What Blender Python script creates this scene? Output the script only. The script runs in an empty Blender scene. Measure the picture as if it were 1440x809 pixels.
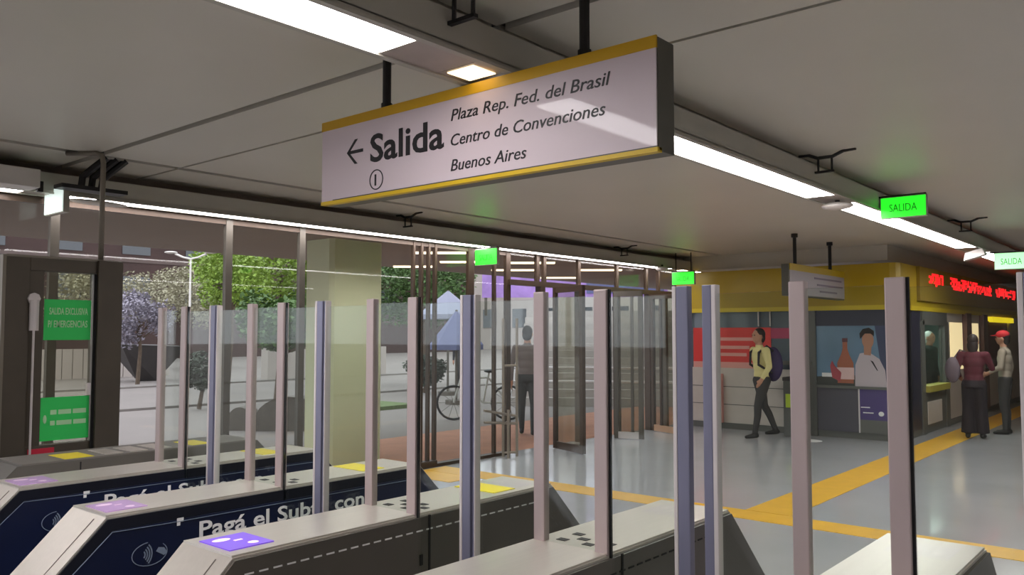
import bpy, bmesh, math, random
from mathutils import Vector, Matrix
random.seed(7)
R = math.radians
scn = bpy.context.scene
COL = scn.collection

# ------------------------------------------------------------------ camera
cam = bpy.data.cameras.new('camera')
cam.sensor_width = 36.0
cam.lens = 36.0 * 1160.0 / 1440.0
cam.clip_start = 0.05; cam.clip_end = 400
camo = bpy.data.objects.new('camera', cam); COL.objects.link(camo)
camo.location = (0, 0, 1.6)
camo.rotation_euler = (R(90 + 3.2), 0, R(40.2))
scn.camera = camo
# ------------------------------------------------------------------ world, sky
w = bpy.data.worlds.new('overcast_sky'); scn.world = w; w.use_nodes = True
bg = w.node_tree.nodes['Background']
bg.inputs[0].default_value = (0.86, 0.90, 1.0, 1); bg.inputs[1].default_value = 2.5
scn.view_settings.view_transform = 'Standard'; scn.view_settings.look = 'None'
scn.view_settings.exposure = 0.22; scn.view_settings.gamma = 1.0
scn.view_settings.use_curve_mapping = False
scn.cycles.transparent_max_bounces = 48; scn.cycles.max_bounces = 14; scn.cycles.diffuse_bounces = 6
LAMP = 17.0            # brightness of the fluorescent diffusers

# ------------------------------------------------------------------ materials
def lin(c):
    return tuple(((v/255)/12.92 if v/255 <= .04045 else ((v/255+.055)/1.055)**2.4) for v in c) + (1,)
MATS = {}
def mat(name, rgb, rough=.6, metal=0., noise=0., scale=8., bump=0., coat=0., emit=0., spec=.5, stretch=None, bscale=None):
    if name in MATS: return MATS[name]
    m = bpy.data.materials.new(name); m.use_nodes = True; MATS[name] = m
    nt = m.node_tree; b = nt.nodes['Principled BSDF']
    c = lin(rgb)
    b.inputs['Base Color'].default_value = c
    b.inputs['Roughness'].default_value = rough
    b.inputs['Metallic'].default_value = metal
    b.inputs['Specular IOR Level'].default_value = spec
    if coat: b.inputs['Coat Weight'].default_value = coat; b.inputs['Coat Roughness'].default_value = .06
    if emit:
        b.inputs['Emission Color'].default_value = c; b.inputs['Emission Strength'].default_value = emit
    if noise or bump:
        tc = nt.nodes.new('ShaderNodeTexCoord'); mp = nt.nodes.new('ShaderNodeMapping')
        nt.links.new(tc.outputs['Object'], mp.inputs[0])
        if stretch: mp.inputs['Scale'].default_value = stretch
        n = nt.nodes.new('ShaderNodeTexNoise'); n.inputs['Scale'].default_value = scale; n.inputs['Detail'].default_value = 5
        nt.links.new(mp.outputs[0], n.inputs['Vector'])
        if noise:
            r = nt.nodes.new('ShaderNodeValToRGB')
            lo = tuple(max(0, v*(1-noise)) for v in c[:3]) + (1,); hi = tuple(min(1, v*(1+noise)) for v in c[:3]) + (1,)
            r.color_ramp.elements[0].color = lo; r.color_ramp.elements[0].position = .3
            r.color_ramp.elements[1].color = hi; r.color_ramp.elements[1].position = .7
            nt.links.new(n.outputs['Fac'], r.inputs[0]); nt.links.new(r.outputs[0], b.inputs['Base Color'])
        if bump:
            n2 = n
            if bscale:
                n2 = nt.nodes.new('ShaderNodeTexNoise'); n2.inputs['Scale'].default_value = bscale; n2.inputs['Detail'].default_value = 4
                nt.links.new(mp.outputs[0], n2.inputs['Vector'])
            bp = nt.nodes.new('ShaderNodeBump'); bp.inputs['Strength'].default_value = bump; bp.inputs['Distance'].default_value = .01
            nt.links.new(n2.outputs['Fac'], bp.inputs['Height']); nt.links.new(bp.outputs[0], b.inputs['Normal'])
    return m
def glassmat(name, tint, refl=1.0, haze=0.0, hazecol=(150, 150, 150)):
    m = bpy.data.materials.new(name); m.use_nodes = True; MATS[name] = m
    nt = m.node_tree; nt.nodes.remove(nt.nodes['Principled BSDF']); out = nt.nodes['Material Output']
    t = nt.nodes.new('ShaderNodeBsdfTransparent'); t.inputs[0].default_value = lin(tint)
    g = nt.nodes.new('ShaderNodeBsdfGlossy'); g.inputs['Roughness'].default_value = .02
    def mth(op, a, b=None):
        q = nt.nodes.new('ShaderNodeMath'); q.operation = op
        for i, x in enumerate((a, b)):
            if x is None: continue
            if isinstance(x, (int, float)): q.inputs[i].default_value = x
            else: nt.links.new(x, q.inputs[i])
        return q
    ge = nt.nodes.new('ShaderNodeNewGeometry'); vm = nt.nodes.new('ShaderNodeVectorMath'); vm.operation = 'DOT_PRODUCT'
    nt.links.new(ge.outputs['Normal'], vm.inputs[0]); nt.links.new(ge.outputs['Incoming'], vm.inputs[1])
    one = mth('SUBTRACT', 1.0, mth('ABSOLUTE', vm.outputs['Value']).outputs[0])       # Schlick reflectance, same on both faces
    ml = mth('MULTIPLY', mth('ADD', mth('MULTIPLY', mth('POWER', one.outputs[0], 5.0).outputs[0], .96).outputs[0], .04).outputs[0], refl)
    mx = nt.nodes.new('ShaderNodeMixShader'); nt.links.new(ml.outputs[0], mx.inputs[0])
    last = t.outputs[0]
    if haze:
        d = nt.nodes.new('ShaderNodeBsdfDiffuse'); d.inputs[0].default_value = lin(hazecol)
        m2 = nt.nodes.new('ShaderNodeMixShader'); m2.inputs[0].default_value = haze
        nt.links.new(t.outputs[0], m2.inputs[1]); nt.links.new(d.outputs[0], m2.inputs[2]); last = m2.outputs[0]
    nt.links.new(last, mx.inputs[1]); nt.links.new(g.outputs[0], mx.inputs[2]); nt.links.new(mx.outputs[0], out.inputs[0])
    return m
floor_m = mat('grey_resin_floor', (178, 178, 182), .2, noise=.06, scale=1.2, bump=.04, bscale=35, coat=.25)
ceil_m = mat('enamelled_ceiling_panel', (196, 191, 178), .42, noise=.03, scale=.9)
beam_m = mat('grey_painted_steel', (170, 166, 154), .4, noise=.03, scale=3)
beamlow_m = mat('brushed_aluminium_tray', (170, 160, 150), .35, metal=.6, noise=.05, scale=10)
lamp_m = mat('fluorescent_diffuser', (255, 251, 252), .5, emit=LAMP)
lampwarm_m = mat('warm_square_lamp', (255, 226, 180), .5, emit=2.2)
extlamp_m = mat('canopy_strip_lamp', (255, 235, 200), .5, emit=2.2)
black_m = mat('black_painted_metal', (22, 20, 20), .5)
rubber_m = mat('black_rubber', (10, 10, 11), .7)
steel_m = mat('brushed_stainless_steel', (212, 205, 196), .32, metal=.6, noise=.025, scale=60, stretch=(1, .04, 1))
post_m = mat('satin_aluminium_post', (182, 166, 164), .42, metal=.35, noise=.03, scale=20, stretch=(1, 1, .1))
leaf_m = mat('anodised_blue_grey_edge', (124, 124, 146), .35, metal=.25)
white_edge_m = mat('pale_edge_profile', (214, 206, 205), .4, metal=.2)
navy_m = mat('navy_vinyl_panel', (12, 22, 52), .3, noise=.1, scale=6, coat=.2)
darkblue_m = mat('dark_panel_border', (14, 17, 30), .35)
dark_m = mat('dark_grey_side_panel', (84, 78, 72), .45, noise=.05, scale=5)
darkbase_m = mat('dark_grey_console', (98, 94, 88), .5, noise=.05, scale=5)
white_m = mat('white_print', (235, 233, 233), .5)
dim_m = mat('faint_grey_print', (118, 130, 150), .5)
purple_m = mat('purple_display', (112, 74, 200), .3, emit=.45)
purplelit_m = mat('lit_display_icon', (216, 196, 250), .3, emit=.7)
yellow_m = mat('yellow_paint', (214, 178, 20), .5, noise=.03)
ochre_m = mat('ochre_sign_band', (205, 160, 14), .45)
signface_m = mat('white_sign_face', (208, 193, 199), .55, coat=.32)
signface_m.node_tree.nodes['Principled BSDF'].inputs['Coat Roughness'].default_value = .045
signside_m = mat('grey_sign_casing', (80, 78, 68), .45)
ink_m = mat('black_ink', (22, 18, 22), .5)
tactile_m = mat('orange_yellow_tactile_paving', (232, 178, 50), .45, noise=.05, scale=6, bump=.15, bscale=60)
bright_m = mat('bright_yellow_mat', (246, 226, 30), .5)
green_m = mat('lit_green_sign', (40, 235, 40), .4, emit=.95)
greenpale_m = mat('lit_pale_green_sign', (175, 245, 185), .4, emit=.9)
greenink_m = mat('dark_green_letters', (24, 130, 24), .4, emit=.25)
whitelit_m = mat('lit_white_sign', (222, 238, 232), .4, emit=.7)
sticker_m = mat('green_sticker', (48, 214, 98), .5)
stickertext_m = mat('pale_green_letters', (185, 232, 180), .5)
red_m = mat('red_sticker', (200, 30, 60), .5)
frame_m = mat('bronze_door_frame', (84, 76, 66), .42, metal=.4, noise=.06, scale=6)
framelt_m = mat('bronze_frame_edge', (128, 120, 108), .4, metal=.4)
brown_m = mat('brown_mullion', (74, 58, 46), .45, metal=.3, noise=.05, scale=5)
mull_m = mat('grey_mullion', (94, 88, 80), .45, metal=.3)
column_m = mat('pale_green_plaster', (218, 222, 186), .75, noise=.04, scale=1.5, bump=.05)
soffit_m = mat('brown_grey_soffit', (146, 134, 124), .75, noise=.04, scale=1)
plaza_m = mat('pale_plaza_paving', (126, 118, 114), .85, noise=.07, scale=.6, bump=.1, bscale=20)
kerb_m = mat('grey_kerb', (124, 117, 113), .85, noise=.06)
brick_m = mat('terracotta_paving', (176, 122, 96), .8, noise=.12, scale=3)
grass_m = mat('grass', (96, 112, 68), .9, noise=.25, scale=14, bump=.3)
leafg_m = mat('fresh_green_leaves', (120, 146, 52), .6, noise=.35, scale=1.2)
leafd_m = mat('deep_green_leaves', (72, 100, 48), .6, noise=.35, scale=1.2)
leafp_m = mat('dusty_grey_green_leaves', (150, 146, 122), .7, noise=.3, scale=1.5)
leafv_m = mat('dark_bush_leaves', (66, 74, 62), .7, noise=.3, scale=2)
bark_m = mat('bark', (86, 72, 60), .9, noise=.2, scale=12, bump=.3)
maroon_m = mat('maroon_brick_building', (60, 42, 39), .85, noise=.15, scale=.8)
palewall_m = mat('pale_render', (170, 160, 154), .85, noise=.05, scale=1)
slate_m = mat('dark_slate_cladding', (66, 62, 62), .6, noise=.1, scale=2)
stone_m = mat('dark_granite', (92, 84, 76), .7, noise=.12, scale=6)
winpane_m = mat('dark_window_glass', (40, 44, 50), .1, coat=.5)
booth_yellow_m = mat('booth_yellow_fascia', (176, 148, 12), .4, noise=.03, scale=1)
booth_dark_m = mat('booth_dark_blue_panel', (44, 44, 62), .35)
booth_glass_m = mat('booth_blue_grey_screen', (88, 100, 110), .25, coat=.4)
booth_white_m = mat('booth_white_panel', (206, 196, 188), .5, noise=.03)
booth_grey_m = mat('booth_grey_frame', (98, 98, 94), .45)
booth_in_m = mat('booth_interior_wall', (150, 170, 165), .6)
litwin_m = mat('lit_window', (255, 226, 176), .5, emit=.75)
poster_red_m = mat('poster_red', (222, 62, 58), .45)
poster_pink_m = mat('poster_pale_pink', (226, 160, 150), .45)
poster_sky_m = mat('poster_blue', (92, 124, 150), .35, noise=.2, scale=1.2, coat=.3)
poster_dark_m = mat('poster_dark_purple', (50, 40, 84), .35, coat=.3)
skin_m = mat('skin', (190, 138, 112), .55)
skin_d = mat('skin_print', (176, 128, 104), .5)
hair_m = mat('dark_hair', (34, 26, 24), .6)
hairw_m = mat('white_hair', (222, 220, 216), .6)
led_m = mat('red_led', (255, 30, 36), .4, emit=1.3)
ledback_m = mat('olive_led_panel', (146, 122, 40), .4)
blue_m = mat('blue_canvas', (84, 88, 124), .7, noise=.08)
lilac_m = mat('lilac_banner', (150, 118, 180), .6, noise=.2, scale=3)
pinklit_m = mat('pink_paving', (206, 158, 142), .8, noise=.05)
paleem_m = mat('pale_plastic_housing', (214, 208, 202), .45)
glass_m = glassmat('gate_glass', (246, 250, 247), .8)
fglass_m = glassmat('facade_glass', (250, 250, 248), .45)
dglass_m = glassmat('door_glass', (236, 236, 228), 1.2, .06, (150, 146, 130))

# ------------------------------------------------------------------ builders
def wl(o):
    return Vector(o['_w']) if o is not None and '_w' in o else Vector((0, 0, 0))
class MB:
    def __init__(s): s.v = []; s.f = []; s.mi = []
    def add(s, vs, fs, mi=0):
        n = len(s.v); s.v += [Vector(v) for v in vs]; s.f += [tuple(i+n for i in f) for f in fs]; s.mi += [mi]*len(fs); return s
    def box(s, x0, x1, y0, y1, z0, z1, mi=0):
        x0, x1 = min(x0, x1), max(x0, x1); y0, y1 = min(y0, y1), max(y0, y1); z0, z1 = min(z0, z1), max(z0, z1)
        return s.add([(x0,y0,z0),(x1,y0,z0),(x1,y1,z0),(x0,y1,z0),(x0,y0,z1),(x1,y0,z1),(x1,y1,z1),(x0,y1,z1)],
              [(3,2,1,0),(4,5,6,7),(0,1,5,4),(1,2,6,5),(2,3,7,6),(3,0,4,7)], mi)
    def prism(s, pts, fn, a, b, mi=0):          # pts 2D, fn(u,v,w)->3D, extruded a..b
        n = len(pts)
        vs = [fn(p[0], p[1], a) for p in pts] + [fn(p[0], p[1], b) for p in pts]
        fs = [tuple(range(n))[::-1], tuple(range(n, 2*n))] + [(i, (i+1) % n, n+(i+1) % n, n+i) for i in range(n)]
        return s.add(vs, fs, mi)
    def tube(s, pts, r, n=8, mi=0, cap=True):   # polyline tube, r number or list
        pts = [Vector(p) for p in pts]; k = len(pts); rs = r if isinstance(r, (list, tuple)) else [r]*k
        base = len(s.v); prev = None
        for i, p in enumerate(pts):
            d = (pts[min(i+1, k-1)] - pts[max(i-1, 0)]).normalized()
            if prev is None:
                u = d.orthogonal().normalized()
            else:
                u = (prev - d*prev.dot(d)).normalized()
            prev = u; v = d.cross(u)
            for j in range(n):
                a = 2*math.pi*j/n; s.v.append(p + (u*math.cos(a) + v*math.sin(a))*rs[i])
        for i in range(k-1):
            for j in range(n):
                s.f.append((base+i*n+j, base+i*n+(j+1) % n, base+(i+1)*n+(j+1) % n, base+(i+1)*n+j)); s.mi.append(mi)
        if cap:
            s.f.append(tuple(base+j for j in range(n))[::-1]); s.mi.append(mi)
            s.f.append(tuple(base+(k-1)*n+j for j in range(n))); s.mi.append(mi)
        return s
    def ball(s, c, rad, nu=14, nv=9, mi=0, rot=None):
        c = Vector(c); rx, ry, rz = rad if isinstance(rad, (list, tuple)) else (rad,)*3
        def P(a, b):
            q = Vector((rx*math.cos(a)*math.sin(b), ry*math.sin(a)*math.sin(b), rz*math.cos(b)))
            return c + (rot @ q if rot else q)
        base = len(s.v); s.v.append(P(0, 0))
        for i in range(1, nv):
            for j in range(nu): s.v.append(P(2*math.pi*j/nu, math.pi*i/nv))
        s.v.append(P(0, math.pi)); last = len(s.v)-1
        for j in range(nu):
            s.f.append((base, base+1+j, base+1+(j+1) % nu)); s.mi.append(mi)
            for i in range(nv-2):
                a = base+1+i*nu; s.f.append((a+j, a+nu+j, a+nu+(j+1) % nu, a+(j+1) % nu)); s.mi.append(mi)
            a = base+1+(nv-2)*nu; s.f.append((a+j, last, a+(j+1) % nu)); s.mi.append(mi)
        return s
    def build(s, name, m, parent=None, bevel=0, smooth=False, origin=None):
        if parent is not None: o0 = wl(parent)
        elif origin is not None: o0 = Vector(origin)
        else:
            xs = [v.x for v in s.v]; ys = [v.y for v in s.v]; zs = [v.z for v in s.v]
            o0 = Vector(((min(xs)+max(xs))/2, (min(ys)+max(ys))/2, min(zs)))
        me = bpy.data.meshes.new(name); me.from_pydata([v - o0 for v in s.v], [], s.f)
        bm = bmesh.new(); bm.from_mesh(me)
        bmesh.ops.recalc_face_normals(bm, faces=bm.faces)
        if bevel:
            bmesh.ops.bevel(bm, geom=[e for e in bm.edges if len(e.link_faces) == 2 and e.calc_face_angle(0) > .5], offset=bevel, segments=2, affect='EDGES', profile=.6)
        bm.to_mesh(me); bm.free()
        ms = m if isinstance(m, (list, tuple)) else [m]
        for q in ms: me.materials.append(q)
        if len(ms) > 1 and not bevel:
            for p, i in zip(me.polygons, s.mi): p.material_index = i
        if smooth:
            for p in me.polygons: p.use_smooth = True
        o = bpy.data.objects.new(name, me); COL.objects.link(o)
        if parent is not None: o.parent = parent; o['_w'] = list(o0)
        else: o.location = o0; o['_w'] = list(o0)
        return o
def tag(o, label=None, cat=None, group=None, kind=None):
    if label: o['label'] = label
    if cat: o['category'] = cat
    if group: o['group'] = group
    if kind: o['kind'] = kind
    return o
def thing(name, loc, label, cat, group=None, kind=None):
    o = bpy.data.objects.new(name, None); COL.objects.link(o); o.location = loc; o['_w'] = list(loc); o.empty_display_size = .1
    return tag(o, label, cat, group, kind)
def box(name, m, parent, *b, bevel=0):
    return MB().box(*b).build(name, m, parent, bevel)
def copy_tree(o, parent=None, dloc=None):
    c = o.copy(); COL.objects.link(c); c.parent = parent
    if dloc: c.location = Vector(o.location) + Vector(dloc); c['_w'] = list(c.location)
    for ch in list(o.children): copy_tree(ch, c)
    return c
def text(name, s, m, parent, origin, ux, uy, size, depth=.002, bold=0., shear=0., fit=None, spacing=1.0):
    """flat lettering: baseline start at origin, running along ux, letters rising along uy"""
    cu = bpy.data.curves.new(name, 'FONT'); cu.body = s; cu.size = size; cu.offset = bold; cu.shear = shear
    cu.space_character = spacing; cu.resolution_u = 3; cu.extrude = depth/2
    t = bpy.data.objects.new('tmp', cu); COL.objects.link(t)
    bpy.context.view_layer.update()
    dg = bpy.context.evaluated_depsgraph_get()
    me = bpy.data.meshes.new_from_object(t.evaluated_get(dg)); bpy.data.objects.remove(t)
    me.name = name
    ux = Vector(ux).normalized(); uy = Vector(uy).normalized(); uz = ux.cross(uy)
    xs = [v.co.x for v in me.vertices]; k = 1.0; x0 = min(xs)
    if fit: k = fit/(max(xs)-x0)
    o0 = wl(parent); org = Vector(origin)
    bm = bmesh.new(); bm.from_mesh(me); bpy.data.meshes.remove(me); seen = set(); isl = []
    for v in bm.verts:
        if v in seen: continue
        st = [v]; seen.add(v); grp = []
        while st:
            q = st.pop(); grp.append(q)
            for e_ in q.link_edges:
                t_ = e_.other_vert(q)
                if t_ not in seen: seen.add(t_); st.append(t_)
        ks = [q.co.x - shear*q.co.y for q in grp]; isl.append((min(ks), max(ks), grp))
    isl.sort(key=lambda q: q[0]); words = []; end = None
    for a_, b_, grp in isl:
        if end is None or a_ - end > .17*size: words.append([])
        words[-1] += grp; end = b_ if end is None else max(end, b_)
        if len(words[-1]) == len(grp): end = b_
    for ws_ in words:
        ix = {v: i for i, v in enumerate(ws_)}; m2 = bpy.data.meshes.new(name)
        fs = [[ix[v] for v in f.verts] for f in bm.faces if f.verts[0] in ix]
        m2.from_pydata([org + ux*(v.co.x-x0)*k + uy*v.co.y + uz*v.co.z - o0 for v in ws_], [], fs)
        m2.materials.append(m)
        o = bpy.data.objects.new(name, m2); COL.objects.link(o); o.parent = parent; o['_w'] = list(o0)
    bm.free()

# ================================================================== setting
floor = tag(box('floor', floor_m, None, -7.3, 8, -9, 27, -.12, 0), 'glossy grey resin concourse floor', None, None, 'structure')
def strip(x0, x1, y0, y1, name='tactile_strip', m=tactile_m, z=.004):
    return box(name, m, floor, x0, x1, y0, y1, -.004, z)
strip(-7.1, -.2, 6.82, 7.16)                       # guide path along the gates
strip(-3.28, -2.86, 7.17, 26.5)                    # guide path to the ticket windows
strip(-7.1, -6.3, 6.42, 6.81)
cm_ = MB().box(-7.3, 8, -9, 27, 3.2, 3.35)                   # slab over an open ceiling void
for q_ in ((-7.3, -7.25, -9, 27), (7.95, 8, -9, 27), (-7.25, 7.95, -9, -8.95), (-7.25, 7.95, 26.95, 27)): cm_.box(*q_, 2.94, 3.2)
ceiling = tag(cm_.build('ceiling', mat('raw_concrete_slab', (118, 114, 108), .9, noise=.05, scale=2)), 'grey ceiling of large enamelled panels', None, None, 'structure')
xb = [-7.3, -6.4, -2.36, 2.5, 8]; yb = [-9, -4.8, -4.15, 2.7, 3.35, 15, 27]
gx = {-6.4: .045}; gy = {2.7: .03, -4.8: .03}
for i in range(len(xb)-1):
    for j in range(len(yb)-1):
        a = xb[i] + gx.get(xb[i], .014); b = xb[i+1] - gx.get(xb[i+1], .014)
        c = yb[j] + gy.get(yb[j], .014); d = yb[j+1] - gy.get(yb[j+1], .014)
        box('ceiling_panel', ceil_m, ceiling, a, b, c, d, 2.95, 2.98)
wallm = mat('grey_wall_paint', (150, 146, 138), .7, noise=.03, scale=1)
tag(box('wall_back', wallm, None, -7.3, 8, -9.2, -9, 0, 3.1), 'grey wall', None, None, 'structure')
tag(box('wall_right', wallm, None, 8, 8.2, -9, 27, 0, 3.1), 'grey wall', None, None, 'structure')
tag(box('wall_front', wallm, None, -7.3, 8, 26.88, 27.2, 0, 3.1), 'grey far wall', None, None, 'structure')

# --- glazed facade at X = -7.2
FX = -7.2
def glazed(name, label, mulls, panes, z0, z1, m_mul, wid=.06, gm=fglass_m, rails=(), dep=.025):
    o = thing(name, (FX, panes[0][0], 0), label, None, None, 'structure')
    for y in mulls:
        ww = wid
        if isinstance(y, tuple): y, ww = y
        box('mullion', m_mul, o, FX-dep, FX+dep, y-ww/2, y+ww/2, z0, z1)
    for (a, b) in panes:
        box('pane', gm, o, FX-.005, FX+.005, a, b, z0+.02, z1-.02)
    for (a, b, za, zb) in rails:
        box('rail', m_mul, o, FX-.05, FX+.05, a, b, za, zb)
    return o
glazed('window_1', 'tall glazed bays in grey mullions looking onto the plaza', [-8.9, -6, -3, 0, 2.71, 4.28, 5.12],
       [(-8.87,-6.03),(-5.97,-3.03),(-2.97,-.03),(.03,2.68),(2.74,4.25),(4.31,5.09)], 0, 2.72, mull_m, .07, rails=[(-8.9, 5.12, 0, .06)])
glazed('window_2', 'glazed bays in brown mullions beside the pale column', [(6.70, .03), (6.83, .035), (6.95, .03), (7.06, .035), (7.69, .10), (8.15, .035), (8.42, .09)],
       [(5.15,6.69),(7.10,7.66),(7.72,8.13),(8.19,8.40)], 0, 2.72, brown_m, .05, rails=[(6.72, 7.07, 0, .08), (7.07, 8.42, 0, .04)])
glazed('window_3', 'brown framed transom above the open doors', [9.06, 9.22, 10.06, 11.1, 12.0, 12.4, 12.95],
       [(8.45,9.03),(9.25,10.03),(10.09,11.07),(11.13,11.97),(12.43,12.92)], 2.3, 2.72, brown_m, .06, rails=[(8.42, 12.95, 2.26, 2.33)])
for y, a in ((9.14, .1), (10.06, .07), (11.1, .07), (12.05, .07), (12.6, .07)):
    tag(box('trim_%d' % int(y*10), brown_m, None, FX-.05, FX+.05, y-a/2, y+a/2, 0, 2.26), 'brown door jamb', None, None, 'structure')
tag(box('trim_1', brown_m, None, FX-.02, FX+.02, -9, 8.4, 2.648, 2.76), 'dark head rail of the glazed facade', None, None, 'structure')
col = MB().prism([(-8.6,6.20),(-8.15,6.20),(-8.1,6.25),(-8.1,6.98),(-8.15,7.03),(-8.6,7.03)], lambda x, y, z: (x, y, z), 0, 2.76).build('column', column_m)
tag(col, 'thick pale green plastered column between the glazed bays', None, None, 'structure')

# --- booth block shell (bulkhead above the fascia)
tag(MB().box(-7.25, -3.68, 13.14, 26.9, 2.71, 2.97).build('wall_left', ceil_m), 'grey bulkhead above the yellow fascia', None, None, 'structure')

# ================================================================== ceiling light channels
def channel(x0, x1, segs, label, hang, squares=(), z0=2.70, z1=2.865, y0=-8.9, y1=17.5, side=1, name='light_channel', boxed=None):
    o = thing(name, ((x0+x1)/2, (y0+y1)/2, z0), label, 'ceiling light', 'suspended light channels')
    mb = MB(); mb.box(x0, x1, y0, y1, z0+.03, z1)
    mb.box(x0, x0+.02, y0, y1, z0, z0+.035); mb.box(x1-.02, x1, y0, y1, z0, z0+.035)
    mb.box(x0-.012, x0, y0, y1, z0, z0+.012); mb.box(x1, x1+.012, y0, y1, z0, z0+.012)
    mb.build('housing', beam_m, o)
    ys = []
    for a, b in segs:
        box('diffuser', lamp_m, o, x0+.022, x1-.022, a+.012, b-.012, z0+.004, z0+.028)
    allseg = sorted(list(segs) + [(c-.09, c+.09) for c in squares]); p = y0
    for a, b in allseg + [(y1, y1)]:
        if a - p > .05: box('blank_tray', beamlow_m, o, x0+.022, x1-.022, p+.004, a-.004, z0+.006, z0+.03)
        p = b
    for c in squares: box('square_lamp', lampwarm_m, o, x0+.06, x1-.06, c-.07, c+.07, z0+.002, z0+.03); box('lamp_bezel', beamlow_m, o, x0+.022, x1-.022, c-.09, c+.09, z0+.006, z0+.029)
    for y in hang:
        xs = x1 if side > 0 else x0
        h = MB()
        q = 1 if side > 0 else -1; zl = 2.838 if y == boxed else 2.80
        for dx in (.025, .125):
            h.tube([(xs+q*dx, y, 2.915), (xs+q*dx, y, zl)], .009, 6)
        h.tube([(xs-q*.12, y, 2.948), (xs-q*.05, y, 2.943), (xs+q*.02, y, 2.912), (xs+q*.13, y, 2.912), (xs+q*.21, y, 2.943), (xs+q*.30, y, 2.948)], .013, 6)
        h.box(xs-.005 if q > 0 else xs-.14, xs+.14 if q > 0 else xs+.005, y-.012, y+.012, zl-.003, zl+.012)
        h.build('hanger', black_m, o)
    return o
channel(-2.49, -2.22, [(-8.5,-6.1),(-6.1,-3.7),(-2.9,-.5),(-.5,.8),(.8,2.10),(2.75,4.05),(4.05,5.2),(5.2,6.65),(7.15,8.65),(8.65,11.85),(12.7,15.2)],
        'grey light channel with white diffusers running above the hanging exit board', [2.25, 6.15, 10.8], squares=[2.52])
channel(-7.13, -6.93, [(-8.5,-5.0),(-4.4,-1.0),(-.9,2.4),(2.62,4.4),(4.4,7.1),(7.1,9.7),(9.7,12.5),(12.9,16.3)],
        'slim light channel along the top of the glazed facade', [2.0, 6.3, 10.8], y1=16.9, boxed=2.0)
channel(2.3, 2.57, [(-8,-5.6),(-5.0,-2.6),(-2,.4),(1,3.4),(4,6.4),(7,9.4),(10,12.4)], 'light channel over the far lanes of the concourse', [0, 6], side=-1, name='light_channel_offscreen')

# ceiling hardware : dark cable clamp and conduit pipe
c = thing('cable_bracket', (-6.55, 2.75, 2.68), 'black cable clamp with bundled cables below the ceiling joint', 'bracket')
MB().box(-6.62,-6.47,2.48,2.97,2.69,2.72).build('base_plate', black_m, c)
for dy in (-.085, -.01, .065):
    MB().tube([(-6.54,2.73+dy,2.71),(-6.54,2.74+dy,2.80),(-6.5,2.80+dy,2.87),(-6.46,2.88+dy,2.955)], .027, 8).build('cable', black_m, c)
p = MB().tube([(-6.2,2.66,2.10),(-6.2,2.66,2.86),(-6.21,2.655,2.915),(-6.25,2.63,2.935),(-6.45,2.5,2.94)], .02, 8).build('conduit_pipe', framelt_m, smooth=True)
tag(p, 'thin steel conduit rising from the emergency door to the ceiling', 'pipe')

# ================================================================== hanging exit board
SY = 2.6
sg = thing('hanging_sign', (-2.5, SY+.06, 2.26), 'long white hanging sign with yellow top band, arrow and Salida', 'sign')
sx0, sx1, sz0, sz1 = -3.49, -1.505, 2.26, 2.692
MB().box(sx0, sx1, SY+.006, SY+.125, sz0+.004, sz1-.004).build('casing', signside_m, sg, .004)
box('face', signface_m, sg, sx0+.004, sx1-.004, SY, SY+.008, sz0+.018, sz1-.047)
box('top_band', ochre_m, sg, sx0, sx1-.002, SY-.002, SY+.008, sz1-.047, sz1)
box('bottom_edge', yellow_m, sg, sx0, sx1, SY-.002, SY+.03, sz0, sz0+.018)
box('bottom_seam', signside_m, sg, sx0+.1, sx1, SY-.004, SY, sz0+.017, sz0+.021)
UX, UZ = (1,0,0), (0,0,1); fy = SY-.001
def sx(u): return sx0 + (sx1-sx0)*u
text('lettering', 'Salida', ink_m, sg, (-3.103, fy, 2.436), UX, UZ, .190, bold=.0035, fit=.506)
for s, z, f in (('Plaza Rep. Fed. del Brasil', 2.547, .846), ('Centro de Convenciones', 2.434, .823), ('Buenos Aires', 2.321, .434)):
    text('lettering', s, ink_m, sg, (-2.553, fy, z), UX, UZ, .074, shear=.22, bold=.0003, fit=f)
a = MB()                                            # left arrow
ax, az = -3.283, 2.505
a.box(ax+.01, ax+.125, fy-.001, fy+.001, az-.008, az+.008)
for sgn in (-1, 1):
    a.prism([(0,0),(.018,0),(.083,.062*sgn),(.062,.062*sgn)], lambda u, v, d: (ax+u, fy+d, az+v), -.001, .001)
a.build('arrow', ink_m, sg)
n = 28; ring = MB(); cc = (-3.057, 2.345)
for i in range(n):
    t0, t1 = 2*math.pi*i/n, 2*math.pi*(i+1)/n
    ring.prism([(.05*math.cos(t0),.05*math.sin(t0)),(.05*math.cos(t1),.05*math.sin(t1)),(.0445*math.cos(t1),.0445*math.sin(t1)),(.0445*math.cos(t0),.0445*math.sin(t0))],
               lambda u, v, d: (cc[0]+u, fy+d, cc[1]+v), -.001, .001)
ring.build('number_ring', ink_m, sg)
text('lettering', '1', ink_m, sg, (cc[0]-.012, fy, cc[1]-.027), UX, UZ, .075, bold=.002)
for x in (-3.055, -1.868):
    m_ = MB().tube([(x,SY+.06,2.68),(x,SY+.06,2.97)], .021, 10)
    m_.tube([(x,SY+.06,2.685),(x,SY+.06,2.73)], .028, 10)
    m_.build('support_rod', black_m, sg)

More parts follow.
